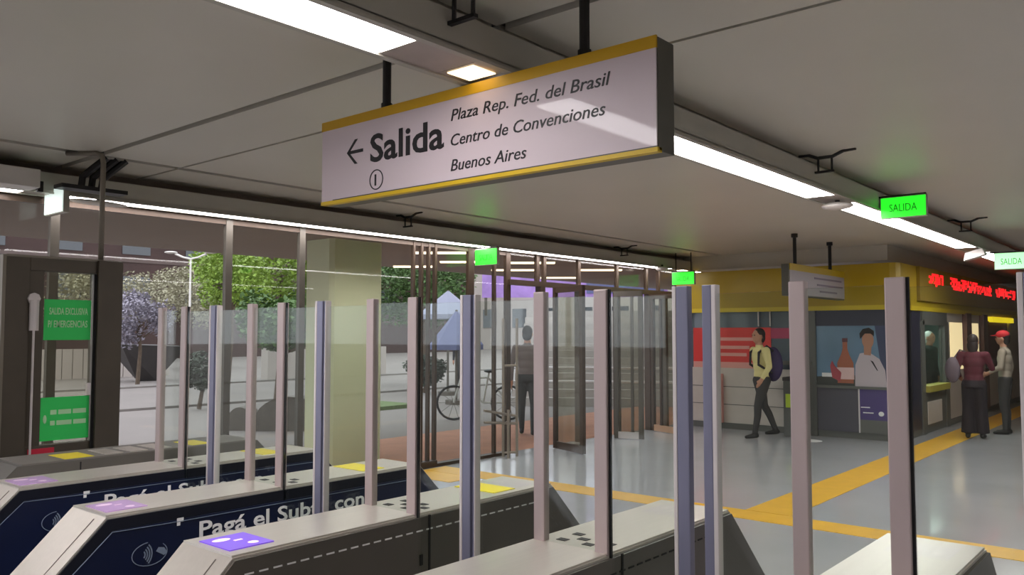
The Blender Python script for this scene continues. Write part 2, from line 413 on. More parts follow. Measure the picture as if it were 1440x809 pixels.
# second hanging sign, parallel to the lanes, seen edge-on by the booth
h2 = thing('hanging_sign', (-4.2, 11.7, 2.06), 'small pale hanging sign with yellow top band on two black rods', 'sign')
MB().box(-4.30,-4.20,10.6,12.75,2.10,2.52).build('casing', signside_m, h2, .005)
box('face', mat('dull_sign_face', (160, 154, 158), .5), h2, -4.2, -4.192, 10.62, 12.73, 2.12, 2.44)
box('top_band', booth_yellow_m, h2, -4.2, -4.19, 10.62, 12.75, 2.44, 2.53)
for k, (a, b) in enumerate(((11.5,12.6),(11.6,12.65),(11.7,12.4))):
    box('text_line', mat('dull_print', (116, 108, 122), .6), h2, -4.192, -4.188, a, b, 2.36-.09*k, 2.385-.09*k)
for y in (10.95, 12.3):
    MB().tube([(-4.25,y,2.52),(-4.25,y,2.96)], .025, 8).tube([(-4.25,y,2.9),(-4.25,y,2.955)], .045, 8).build('support_rod', black_m, h2)

# ================================================================== lit exit signs
def exit_sign(x0, x1, y, z0, z1, m, label, word=True, arm=None):
    o = thing('exit_sign', ((x0+x1)/2, y, z0), label, 'exit sign', 'lit exit signs on the light channels')
    MB().box(x0-.008, x1+.008, y+.004, y+.05, z0-.008, z1+.008).build('casing', beam_m, o, .003)
    box('lit_face', m, o, x0, x1, y-.002, y+.006, z0, z1)
    if word: text('lettering', 'SALIDA', greenink_m, o, (x0+.07, y-.004, z0+(z1-z0)*.28), UX, UZ, (z1-z0)*.55, fit=(x1-x0)*.62)
    mb = MB()
    for x in ((x0+.06, x1-.06) if arm is None else arm): mb.tube([(x, y+.025, z1), (x, y+.025, 2.705 if (-7.13 < x < -6.93 or -2.49 < x < -2.22) else 2.96)], .009, 6)
    if arm and arm[0] == -2.24: mb.box(-2.25, x0+.05, y+.01, y+.04, z1+.008, z1+.022)
    mb.box(x0-.02, x1, y+.01, y+.04, z1+.008, z1+.022)
    mb.build('bracket', black_m, o)
    return o
exit_sign(-2.20, -1.835, 7.7, 2.625, 2.80, green_m, 'bright green lit exit sign beside the light channel past the long hanging sign', True, ())
exit_sign(-2.12, -1.74, 12.3, 2.44, 2.645, greenpale_m, 'washed-out pale green lit exit sign near the ticket windows', True, (-2.24,))
exit_sign(-7.12, -6.76, 7.7, 2.47, 2.665, green_m, 'green lit exit sign over the brown framed facade bays', True, (-7.06, -6.98))
exit_sign(-6.87, -6.47, 12.3, 2.42, 2.62, green_m, 'green lit exit sign near the yellow fascia', True)
exit_sign(-7.11, -6.76, 2.6, 2.55, 2.745, whitelit_m, 'whitish overexposed lit exit sign above the emergency door', False, (-7.06, -6.98))

# emergency lamps under / beside the channels
def em_lamp(c, r, label):
    o = thing('emergency_lamp', c, label, 'emergency lamp', 'emergency lamps under the light channels')
    MB().ball(c, r, 16, 10).build('housing', paleem_m, o, smooth=True)
    MB().tube([(c[0], c[1], c[2]+r[2]*.6), (c[0], c[1], c[2]+r[2]+.03)], .02, 8).build('stem', black_m, o)
    return o
em_lamp((-2.33, 6.95, 2.66), (.13, .10, .032), 'white oval emergency lamp under the channel by the bright green exit sign')
e = thing('spot_housing', (-2.3, 12.1, 2.55), 'tilted white floodlight box at the end of the channel', 'lamp')
MB().prism([(-.13,-.04),(.12,.03),(.09,.12),(-.11,.06)], lambda u, v, d: (-2.3+u, 12.10+d, 2.59+v), -.08, .08).build('housing', paleem_m, e)
MB().tube([(-2.27,12.10,2.66),(-2.27,12.10,2.705)], .015, 6).build('bracket', black_m, e)
e = thing('ballast_box', (-6.7, 1.6, 2.66), 'pale box fitted to the channel over the emergency door', 'ballast box')
MB().box(-6.917,-6.71,.4,2.42,2.70,2.84).build('housing', paleem_m, e, .006)
MB().box(-6.80,-6.76,2.42,2.46,2.68,2.76).build('clip', black_m, e)
em_lamp((-6.95, 2.95, 2.674), (.05, .25, .022), 'flat oval emergency lamp on the facade light channel')
em_lamp((-6.86, 11.95, 2.665), (.10, .12, .04), 'white oval emergency lamp beside the exit sign near the yellow fascia')

# ================================================================== ticket gates
GY0, GA, GB, GY1, ZT, ZL = .94, 1.23, 2.63, 2.92, 1.0, .71
def prof(e=0.):
    return [(GY0+e,0),(GY0+e,ZL),(GA+e*.4,ZT-e),(GB-e*.4,ZT-e),(GY1-e,ZL),(GY1-e,0)]
def YZ(y, z, x): return (x, y, z)
PY = 1.905
def gate(xr, label, kind, left=True, right=True, leafL=.235, leafR=.235, slim=True):
    xl = xr - .275
    g = thing('ticket_gate', ((xl+xr)/2, 1.93, 0), label, 'ticket gate', 'row of ticket gates')
    MB().prism(prof(), YZ, xl, xr-.012).build('body', steel_m if kind != 'plain' else darkbase_m, g)
    # recessed top cap line on the slope and top
    if kind == 'navy':
        MB().prism(prof(.006), YZ, xr-.013, xr-.004).build('side_border', darkblue_m, g)
        sp = MB().prism(prof(.045), YZ, xr-.006, xr).build('side_panel', navy_m, g)
        # thin white outline along the panel top and slope
        ol = MB()
        for (ya, za), (yb2, zb) in (((1.02,.745),(1.245,.952)),((1.245,.952),(1.47,.948)),((1.47,.948),(2.6,.946))):
            ol.tube([(xr+.0005,ya,za),(xr+.0005,yb2,zb)], .0016, 4)
        ol.build('outline', dim_m, g)
        text('lettering', 'Pagá el Subte con', white_m, g, (xr+.001,1.55,.879), (0,1,0), UZ, .080, bold=.0012, fit=.745)
        ic = MB(); ic.box(xr,xr+.001,1.466,1.490,.946,.960); ic.box(xr,xr+.001,1.466,1.478,.934,.946); ic.build('small_mark', white_m, g)
        nf = MB(); cy, cz = 1.372, .858
        for i in range(26):
            if 3 <= i <= 6: continue
            t0, t1 = 2*math.pi*i/26, 2*math.pi*(i+1)/26
            nf.prism([(.062*math.cos(t0),.040*math.sin(t0)),(.062*math.cos(t1),.040*math.sin(t1)),(.0595*math.cos(t1),.0375*math.sin(t1)),(.0595*math.cos(t0),.0375*math.sin(t0))],
                     lambda u, v, d: (xr+d, cy+u, cz+v), 0, .001)
        for k in range(4):
            r0 = .010 + .008*k
            for i in range(6):
                t0, t1 = R(-48+16*i), R(-48+16*(i+1))
                nf.prism([(r0*math.cos(t0),r0*math.sin(t0)*1.15),(r0*math.cos(t1),r0*math.sin(t1)*1.15),((r0+.0038)*math.cos(t1),(r0+.0038)*math.sin(t1)*1.15),((r0+.0038)*math.cos(t0),(r0+.0038)*math.sin(t0)*1.15)],
                     lambda u, v, d: (xr+d, cy-.028+u, cz+v), 0, .001)
        # hand holding a card
        nf.prism([(.022,.004),(.03,.016),(.05,.012),(.062,-.006),(.05,-.014),(.034,-.004)], lambda u, v, d: (xr+d, cy+u, cz+v), 0, .001)
        nf.build('contactless_mark', dim_m, g)
    elif kind == 'grey':
        MB().prism(prof(.006), YZ, xr-.013, xr-.002).build('side_panel', dark_m, g)
        ol = MB(); y = 1.26
        while y < 2.5:
            ol.box(xr-.002, xr, y, y+.028, .950, .9545); y += .045
        y = 0
        while y < .26:
            ol.tube([(xr-.001,1.25-y,.945-y),(xr-.001,1.25-y-.018,.945-y-.018)], .002, 4); y += .03
        ol.build('dotted_trim', white_m if xr < -1.5 else rubber_m, g)
        box('panel_seam', rubber_m, g, xr-.004, xr+.0005, 1.945, 1.953, 0, .998)
        box('lock_slot', rubber_m, g, xr-.004, xr+.001, 1.905, 1.918, .84, .875)
    else:
        MB().prism(prof(.01), YZ, xr-.013, xr-.003).build('side_panel', darkbase_m, g)
    # top cover
    MB().prism([(GA,ZT),(GB,ZT),(GB,ZT+.006),(GA,ZT+.006)], YZ, xl+.004, xr-.016).build('top_cover', steel_m if kind != 'plain' else darkbase_m, g)
    if kind != 'plain':
        d = box('display', purple_m if kind == 'grey' else mat('dim_mauve_display', (176, 142, 190), .3, emit=.12), g, xl+.055, xr-.06, 1.25, 1.39, ZT+.005, ZT+.009)
        im = purplelit_m if kind == 'grey' else mat('dim_display_icon', (222, 196, 222), .3, emit=.2)
        MB().ball((xl+.095, 1.295, ZT+.009), (.017,.028,.0015), 14, 6).build('display_icon', im, d)
        MB().ball((xr-.095, 1.345, ZT+.009), (.014,.016,.0015), 14, 6).build('display_icon', im, d)
        box('display_icon', im, d, xl+.125, xl+.135, 1.315, 1.34, ZT+.008, ZT+.0105)
        MB().tube([(xr-.075,GA-.012,ZT-.011),(xr-.075,GY0+.01,ZL+.01)], .0018, 4).build('slope_seam', mat('seam_grey', (110, 102, 94), .5), g)
        for i in range(4):
            for j in range(3):
                if (i+j) % 2 == 0:
                    box('vent_slot', rubber_m, g, xl+.06+.045*i, xl+.092+.045*i, 1.93+.04*j, 1.955+.04*j, ZT+.0055, ZT+.0075)
    if kind == 'navy' or xr < -1.5: box('yellow_sticker', bright_m, g, xl+.02, xr-.05, 2.33, 2.45, ZT+.005, ZT+.0085)
    # posts
    def post(x0, x1, name='post', m=post_m):
        return MB().box(x0, x1, PY-.013, PY+.013, ZT, 1.722).build(name, m, g, .003)
    if left: post(xl+.008, xl+.046)
    if right:
        post(xr-.054, xr-.012)
        box('rubber_seal', rubber_m, g, xr-.012, xr-.006, PY-.004, PY+.004, ZT-.3, 1.722)
    if left and right: box('glass_pane', glass_m, g, xl+.046, xr-.054, PY-.005, PY+.005, ZT+.006, 1.705)
    def leaf(xa, xb, xe0, xe1, xw0, xw1):
        lf = box('gate_leaf', glass_m, g, min(xa,xb), max(xa,xb), PY-.006, PY+.006, .30, 1.70)
        MB().box(xe0, xe1, PY-.012, PY+.012, .28, 1.722).build('leaf_edge', leaf_m, lf, .003)
        MB().box(xw0, xw1, PY-.013, PY+.013, .28, 1.722).build('leaf_lip', white_edge_m, lf, .002)
    if leafR: leaf(xr-.004, xr+leafR-.04, xr+leafR-.034, xr+leafR, xr+leafR-.045, xr+leafR-.034)
    if leafL and slim: leaf(xl+.006, xl-leafL+.010, xl-leafL, xl-leafL+.007, xl-leafL+.007, xl-leafL+.011)
    elif leafL: leaf(xl+.006, xl-leafL+.034, xl-leafL, xl-leafL+.026, xl-leafL+.026, xl-leafL+.038)
    return g
gate(-3.515, 'navy-sided ticket gate with Pagá lettering beside the plain dark console', 'navy', leafL=0)
gate(-2.76, 'navy-sided ticket gate with Pagá lettering next to the grey-sided gates', 'navy')
gate(-2.005, 'grey-sided ticket gate with white dotted trim and bright purple display', 'grey')
gate(-1.25, 'grey-sided ticket gate with black dotted trim and open glass leaf', 'grey', leafR=.236, leafL=.235)
gate(-.485, 'grey-sided ticket gate at the end of the row with plain steel top', 'grey', leafL=.215, leafR=.24, slim=False)
# plain console next to the emergency door
t0 = thing('barrier_console', (-4.45, 2.3, 0), 'plain dark grey barrier console with yellow sticker by the emergency door', 'barrier')
MB().prism([(1.3,0),(1.3,.8),(1.48,.98),(2.75,.98),(2.95,.78),(2.95,0)], YZ, -4.60, -4.27).build('body', darkbase_m, t0)
box('top_cover', mat('console_top', (120, 114, 108), .45, noise=.05), t0, -4.595, -4.275, 1.5, 2.74, .98, .986)
box('yellow_sticker', bright_m, t0, -4.50, -4.30, 1.70, 1.84, .986, .988)
box('yellow_sticker', bright_m, t0, -4.50, -4.30, 2.36, 2.48, .986, .988)
for i in range(3): box('pale_plate', steel_m, t0, -4.52, -4.31, 1.90+.13*i, 1.99+.13*i, .986, .989)
box('panel_seam', rubber_m, t0, -4.272, -4.268, 1.76, 1.766, 0, .97)
box('seam_plate', dark_m, t0, -4.272, -4.267, 1.8, 2.6, .1, .9)

# ================================================================== emergency door (plane X = -6.2)
DX = -6.2; k = 6.2/4.62
ed = thing('emergency_door', (DX, 2.4, 0), 'bronze framed glass emergency door with green warning stickers', 'door')
dy0, dy1, dz1 = 2.03, 2.80, 2.135
MB().box(DX-.09,DX+.03,dy0,dy0+.15,0,dz1).build('jamb', frame_m, ed, .004)
box('jamb_edge', framelt_m, ed, DX-.09, DX+.034, dy0-.022, dy0, 0, dz1)
MB().box(DX-.09,DX+.06,dy1-.175,dy1,0,dz1-.005).build('jamb', frame_m, ed, .004)
box('seam', rubber_m, ed, DX+.03, DX+.035, dy1-.195, dy1-.175, .3, 2.03)
MB().box(DX-.09,DX+.03,dy0+.15,dy1-.175,2.035,dz1).build('head_rail', frame_m, ed, .004)
box('head_rail_edge', framelt_m, ed, DX-.09, DX+.033, dy0, dy1, dz1-.012, dz1+.004)
MB().box(DX-.06,DX+.02,dy0+.15,dy1-.175,.74,.83).build('mid_rail', frame_m, ed, .004)
MB().box(DX-.03,DX-.01,dy0+.15,dy1-.175,.08,.74).build('kick_panel', frame_m, ed)
box('rail_edge', framelt_m, ed, DX+.02, DX+.06, dy0+.05, dy1-.1, .742, .752)
box('stile', frame_m, ed, DX-.03, DX+.015, dy0+.15, dy0+.245, .83, 2.035)
box('glass_pane', dglass_m, ed, DX-.008, DX, dy0+.245, dy1-.195, .83, 2.035)
def stick(z0, z1, y0, y1, lines, hgt, dash=False, rows=()):
    o = box('sticker', sticker_m, ed, DX, DX+.004, y0, y1, z0, z1)
    for i, (s, z, fit, ys) in enumerate(lines):
        text('lettering', s, stickertext_m, o, (DX+.005, ys, z), (0,1,0), UZ, hgt, fit=fit, bold=.001)
    for z, ws_ in rows:
        y = y0+.065
        for w_ in ws_: box('text_line', stickertext_m, o, DX+.004, DX+.006, y, y+w_, z, z+.032); y += w_+.012
    if dash:
        MB().ball((DX+.005, y0+.03, (z0+z1)/2), (.002,.012,.03), 8, 6).build('flame_mark', stickertext_m, o)
stick(1.555, 1.84, 2.285, 2.600, (('SALIDA EXCLUSIVA', 1.735, .26, 2.318), ('P/ EMERGENCIAS', 1.645, .265, 2.312)), .068)
stick(.855, 1.155, 2.28, 2.605, (), .05, True, ((1.035, (.04,.085,.09)), (.96, (.03,.10,.085))))
box('red_sticker', red_m, ed, DX+.02, DX+.024, dy0+.17, dy0+.34, .765, .81)
MB().tube([(DX+.05,2.205,.75),(DX+.05,2.205,1.80)], .008, 8).build('push_bar', white_edge_m, ed)
MB().tube([(DX+.05,2.205,1.62),(DX+.05,2.205,1.83)], .03, 10).tube([(DX+.02,2.205,1.84),(DX+.05,2.205,1.84)], .04, 8).build('bar_latch', white_edge_m, ed)
box('pull_handle', white_edge_m, ed, DX+.0, DX+.03, 2.578, 2.602, 1.16, 1.245)

# ================================================================== door leaves standing open, guard rail
def door_leaf(a, b, zt, label, m, sill=white_edge_m, bars=True, mid=None):
    ax_, ay_ = a; bx_, by_ = b; L = math.hypot(bx_-ax_, by_-ay_); ux, uy = (bx_-ax_)/L, (by_-ay_)/L; nx, ny = -uy, ux
    o = thing('glass_door', ((ax_+bx_)/2, (ay_+by_)/2, 0), label, 'door', 'open glass doors of the entrance')
    def slab(name, u0, u1, z0, z1, t, mm):
        MB().prism([(u0,-t),(u1,-t),(u1,t),(u0,t)], lambda u, v, z: (ax_+ux*u+nx*v, ay_+uy*u+ny*v, z), z0, z1).build(name, mm, o)
    slab('stile', 0, .06, .01, zt, .025, m); slab('stile', L-.07, L, .01, zt, .025, m)
    slab('top_rail', .06, L-.07, zt-.08, zt, .022, m); slab('bottom_rail', .06, L-.07, .01, .11, .022, sill)
    slab('glass_pane', .06, L-.07, .11, zt-.08, .005, dglass_m)
    if mid: slab('middle_stile', L*mid-.02, L*mid+.02, .11, zt-.08, .02, m)
    if bars:
        h = MB(); u = L-.03
        for v in (-.06, .06): h.tube([(ax_+ux*u+nx*v, ay_+uy*u+ny*v, .75),(ax_+ux*u+nx*v, ay_+uy*u+ny*v, 1.45)], .012, 8)
        h.build('pull_handle', white_edge_m, o)
    return o
door_leaf((-7.04, 9.25), (-6.37, 9.02), 2.25, 'brown framed glass door standing open beside the steps', brown_m, brown_m, False)
door_leaf((-7.0, 10.716), (-6.57, 10.85), 2.25, 'glass door with grey stile and white bottom rail standing open', mull_m, white_edge_m, False, .62)
door_leaf((-7.08, 11.974), (-6.46, 11.741), 2.25, 'bronze tinted glass door with tan bottom rail standing open near the fascia', brown_m, mat('tan_rail', (204, 160, 128), .5), True, .35)
railm = mat('dull_stainless_tube', (158, 146, 134), .4, metal=.4)
g = thing('guard_rail', (-7.0, 8.35, 0), 'stainless steel guard rail with tall uprights inside the facade', 'railing')
for x, y in ((-7.08, 8.20), (-6.99, 8.37), (-6.94, 8.14)):
    MB().tube([(x,y,0),(x,y,1.80 if y > 8.15 else .62)], .018, 8).build('upright', railm, g)
for a_, b_ in (((-7.08,8.20,1.18),(-6.99,8.37,1.18)), ((-7.1,7.85,.62),(-6.99,8.37,.52)), ((-7.1,7.85,.47),(-6.99,8.37,.42)), ((-7.08,8.20,.05),(-6.99,8.37,.05)), ((-7.08,8.20,.42),(-6.94,8.14,.47))):
    MB().tube([a_, b_], .016, 8).build('rung', railm, g)

# ================================================================== ticket booth (front Y=13, side X=-3.5)
bt = thing('ticket_booth', (-5.2, 16, 0), 'ticket booth with yellow fascia, dark front panels and side windows', 'ticket booth')
FB = 13.0; SB = -3.5
fas = MB().prism([(-7.2,FB),(-3.62,FB),(-3.54,FB+.03),(SB,FB+.12),(SB,26.9),(-3.66,26.9),(-3.66,FB+.16),(-7.2,FB+.16)], lambda x, y, z: (x, y, z), 1.98, 2.66)
fas.build('fascia', booth_yellow_m, bt)
MB().prism([(-7.2,FB-.015),(-3.62,FB-.015),(SB+.015,FB+.11),(SB+.015,26.9),(SB,26.9),(SB,FB+.12),(-3.62,FB),(-7.2,FB)], lambda x, y, z: (x, y, z), 1.96, 2.03).build('fascia_lip', mat('yellow_lip', (206, 180, 30), .4), bt)
box('fascia_groove', booth_yellow_m, bt, -7.2, -3.62, FB-.004, FB+.01, 2.06, 2.075)
# front : left bay
box('front_screen', booth_glass_m, bt, -7.2, -4.80, FB+.09, FB+.15, 1.02, 1.98)
box('front_counter_panel', booth_white_m, bt, -7.2, -4.80, FB+.07, FB+.15, .10, 1.02)
box('plinth', booth_grey_m, bt, -7.2, -3.55, FB+.05, FB+.2, 0, .10)
box('counter_ledge', booth_grey_m, bt, -5.6, -4.80, FB-.04, FB+.1, 1.10, 1.16)
for z in (.40, .70): box('panel_seam', booth_grey_m, bt, -7.2, -4.8, FB+.066, FB+.07, z, z+.012)
pr = box('red_poster', poster_red_m, bt, -6.9, -5.50, FB+.075, FB+.09, .93, 1.70)
box('pale_band', poster_pink_m, pr, -6.9, -5.50, FB+.073, FB+.076, .93, 1.12)
for i, (s, z, f) in enumerate((('AL FRENTE', 1.48, .62), ('TU MUNDO', 1.34, .55), ('CERCA', 1.22, .5))):
    box('text_line', poster_pink_m, pr, -6.42, -6.42+f, FB+.072, FB+.076, z, z+.055)
box('red_poster', mat('poster_magenta', (176, 60, 96), .45), bt, -5.50, -5.18, FB+.08, FB+.09, 1.52, 1.69)
box('side_pillar', poster_pink_m, bt, -6.42, -6.34, FB-.02, FB+.06, .1, .92)
for x in (-5.70, -5.50): MB().tube([(x,FB+.06,1.72),(x,FB+.06,1.98)], .012, 6).build('poster_wire', white_edge_m, bt)
box('jamb', booth_grey_m, bt, -4.84, -4.74, FB-.01, FB+.15, 0, 1.98)
# front : advert bay
box('advert_header', booth_dark_m, bt, -4.74, -3.55, FB+.02, FB+.12, 1.72, 1.98)
ad = box('advert_screen', poster_sky_m, bt, -4.74, -3.62, FB+.03, FB+.10, .80, 1.74)
Yp = FB+.026
def AD(pts, m, name, d=.004):
    MB().prism(pts, lambda x, z, y: (x, y, z), Yp-d, Yp+.004).build(name, m, ad)
def ell(cx_, cz_, rx, rz, n=18, a0=0, a1=360):
    return [(cx_+rx*math.cos(R(a0+(a1-a0)*i/n)), cz_+rz*math.sin(R(a0+(a1-a0)*i/n))) for i in range(n)]
AD([(-4.74,.80),(-3.62,.80),(-3.62,.92),(-4.1,.97),(-4.74,.93)], mat('print_dark_ground', (64, 66, 62), .5), 'printed_ground', .001)
AD([(-3.86,1.74),(-3.62,1.74),(-3.62,.8),(-3.74,.8)], mat('print_night_blue', (58, 66, 96), .5), 'printed_dusk', .0015)
AD([(-4.66,.93),(-4.5,.93),(-4.5,.99),(-4.66,.99)], white_m, 'printed_building', .002)
AD([(-4.16,.80),(-3.70,.80),(-3.72,1.05),(-3.80,1.22),(-3.95,1.32),(-4.08,1.30),(-4.15,1.12)], mat('print_pale_shirt', (190, 178, 184), .5), 'printed_shirt', .003)
AD([(-4.02,1.28),(-3.92,1.27),(-3.91,1.40),(-4.02,1.40)], skin_d, 'printed_neck', .0035)
AD(ell(-3.96, 1.50, .085, .13), skin_d, 'printed_face', .004)
AD([(-4.07,1.52),(-4.08,1.60),(-4.03,1.67),(-3.94,1.69),(-3.87,1.64),(-3.87,1.56),(-3.92,1.60),(-4.0,1.60)], hair_m, 'printed_hair', .005)
AD([(-3.93,1.20),(-3.84,1.05),(-3.82,1.04),(-3.89,1.18)], ink_m, 'printed_strap', .005)
AD([(-4.42,.84),(-4.18,.84),(-4.18,1.15),(-4.24,1.28),(-4.265,1.36),(-4.265,1.47),(-4.335,1.47),(-4.335,1.36),(-4.36,1.28),(-4.42,1.15)], mat('print_bottle', (160, 92, 66), .4), 'printed_bottle', .004)
AD([(-4.43,.90),(-4.17,.90),(-4.17,1.08),(-4.43,1.08)], mat('print_label', (218, 184, 180), .4), 'printed_label', .005)
AD([(-4.34,1.47),(-4.26,1.47),(-4.26,1.53),(-4.34,1.53)], mat('print_cap', (96, 50, 56), .4), 'printed_cap', .005)
AD([(-4.50,.92),(-4.38,.86),(-4.36,1.0),(-4.46,1.10),(-4.50,1.18),(-4.53,1.1)], mat('print_red_sleeve', (170, 70, 80), .5), 'printed_hand', .006)
box('advert_sill', booth_grey_m, bt, -4.76, -3.6, FB-.01, FB+.12, .76, .80)
box('lower_panel', mat('grey_purple_cabinet', (74, 70, 80), .35), bt, -4.74, -4.10, FB+.03, FB+.12, .10, .76)
box('lower_panel', mat('purple_cabinet', (64, 44, 110), .35, coat=.2), bt, -4.10, -3.62, FB+.02, FB+.12, .30, .76)
box('lower_panel', booth_grey_m, bt, -4.10, -3.62, FB+.02, FB+.12, .10, .30)
box('cabinet_divider', white_edge_m, bt, -4.115, -4.095, FB+.01, FB+.04, .10, .76)
for a_, b_, z in ((-4.08,-3.95,.48),(-4.05,-3.90,.40)): box('printed_line', white_m, bt, a_, b_, FB+.015, FB+.021, z, z+.015)
MB().ball((-3.79, FB+.02, .40), (.04,.004,.035), 12, 8).build('printed_dot', white_m, bt)
box('corner_post', booth_dark_m, bt, -3.62, -3.50, FB+.0, FB+.15, 0, 1.98)
# side along X=-3.5
box('side_plinth', booth_grey_m, bt, SB-.12, SB-.02, FB+.2, 26.9, 0, .1)
box('side_wall', booth_white_m, bt, SB-.12, SB-.04, 15.9, 26.9, .1, 1.98)
box('side_wall_pillar', booth_dark_m, bt, SB-.14, SB-.02, FB+.15, 14.25, .1, 1.98)
wn = box('window_frame', booth_grey_m, bt, SB-.1, SB, 14.2, 14.42, .0, 1.80)
box('window_frame', booth_grey_m, bt, SB-.1, SB, 15.72, 15.98, .0, 1.80)
box('window_frame', booth_grey_m, bt, SB-.1, SB, 14.3, 15.9, 1.74, 1.98)
box('window_sill', mat('dull_yellow_sill', (176, 164, 70), .5), bt, SB-.12, SB+.06, 14.4, 15.75, .66, .76)
box('window_glass', glass_m, bt, SB-.055, SB-.045, 14.42, 15.72, .76, 1.74)
box('window_apron', booth_grey_m, bt, SB-.1, SB-.01, 14.42, 15.72, .1, .66)
box('apron_panel', booth_white_m, bt, SB-.03, SB, 14.5, 15.4, .14, .50)
box('booth_inner_wall', booth_in_m, bt, -5.0, -4.9, FB+.3, 19.9, .1, 1.98)
box('booth_floor', booth_grey_m, bt, -5.0, SB-.13, FB+.3, 19.9, .0, .02)
box('booth_lamp', mat('booth_lamp', (235, 255, 248), .5, emit=5), bt, -4.5, -4.0, 14.4, 17.6, 2.0, 2.04)
box('booth_ceiling', booth_grey_m, bt, -5.0, SB-.17, FB+.3, 19.9, 2.04, 2.08)
box('booth_inner_end', booth_in_m, bt, -4.9, SB-.13, 19.0, 19.1, .1, 1.98)
box('lit_window', litwin_m, bt, SB-.045, SB-.03, 16.25, 17.2, .95, 1.80)
box('lit_window', litwin_m, bt, SB-.045, SB-.03, 17.75, 18.6, 1.0, 1.80)
for y in (17.45, 18.95): box('window_post', mat('brown_window_post', (104, 74, 70), .5), bt, SB-.05, SB+.04, y-.2, y+.2, .1, 1.98)
box('lit_frame', mat('cream_print', (214, 196, 150), .5), bt, SB-.03, SB-.025, 18.05, 18.35, 1.3, 1.55)
box('recess', mat('dark_red_recess', (96, 62, 58), .6), bt, SB-.05, SB-.02, 19.4, 21.6, .9, 1.86)
box('yellow_lamp', mat('yellow_lamp', (255, 225, 40), .5, emit=.7), bt, SB-.04, SB+.05, 19.6, 22.0, 1.84, 1.95)
# led display on the side fascia
ld = thing('led_display', (SB+.03, 17, 2.2), 'red LED display on the side of the yellow fascia', 'display')
box('casing', ledback_m, ld, SB, SB+.05, 14.0, 22.6, 2.12, 2.66)
dm = MB(); random.seed(11)
for st, n_ in ((14.55, 9), (16.0, 34), (20.0, 22)):
    for c_ in range(n_):
        for r_ in range(5):
            if random.random() < (.8 if 0 < r_ < 4 else .45): dm.box(SB+.05, SB+.058, st+c_*.105, st+c_*.105+.085, 2.55-r_*.044, 2.55-r_*.044+.034)
tag(dm.build('led_dots', led_m, ld), kind='stuff')
# floor disc in front of the booth and a litter bin with green label
tag(MB().ball((-4.62, 12.35, .004), (.18,.18,.004), 20, 6).build('floor_disc', white_m), 'small white round floor marker before the advert', 'floor marker')
bn = thing('litter_bin', (-4.98, 12.8, 0), 'grey bin with a lime green label by the white counter', 'bin')
MB().box(-5.14,-4.86,12.66,12.94,0,.86).build('body', booth_grey_m, bn, .01)
box('lime_label', mat('lime_label', (190, 214, 60), .5), bn, -5.10, -4.98, 12.652, 12.66, .45, .66)
box('lid', slate_m, bn, -5.15, -4.85, 12.65, 12.95, .86, .92, bevel=.01)

# ================================================================== people
def remesh(mb, name, vox):
    me = bpy.data.meshes.new('t'); me.from_pydata(mb.v, [], mb.f)
    bm = bmesh.new(); bm.from_mesh(me); bmesh.ops.recalc_face_normals(bm, faces=bm.faces); bm.to_mesh(me); bm.free()
    o = bpy.data.objects.new('tmp', me); COL.objects.link(o)
    md = o.modifiers.new('r', 'REMESH'); md.mode = 'VOXEL'; md.voxel_size = vox
    sm = o.modifiers.new('s', 'SMOOTH'); sm.factor = .5; sm.iterations = 4
    bpy.context.view_layer.update()
    out = bpy.data.meshes.new_from_object(o.evaluated_get(bpy.context.evaluated_depsgraph_get()))
    bpy.data.objects.remove(o); out.name = name
    return out
def limb(mb, pts, rs):
    pts = [Vector(p) for p in pts]
    for i in range(len(pts)-1):
        mb.tube([pts[i], pts[i+1]], [rs[i], rs[i+1]], 12)
    for p, r in zip(pts, rs): mb.ball(p, r*.995, 12, 8)
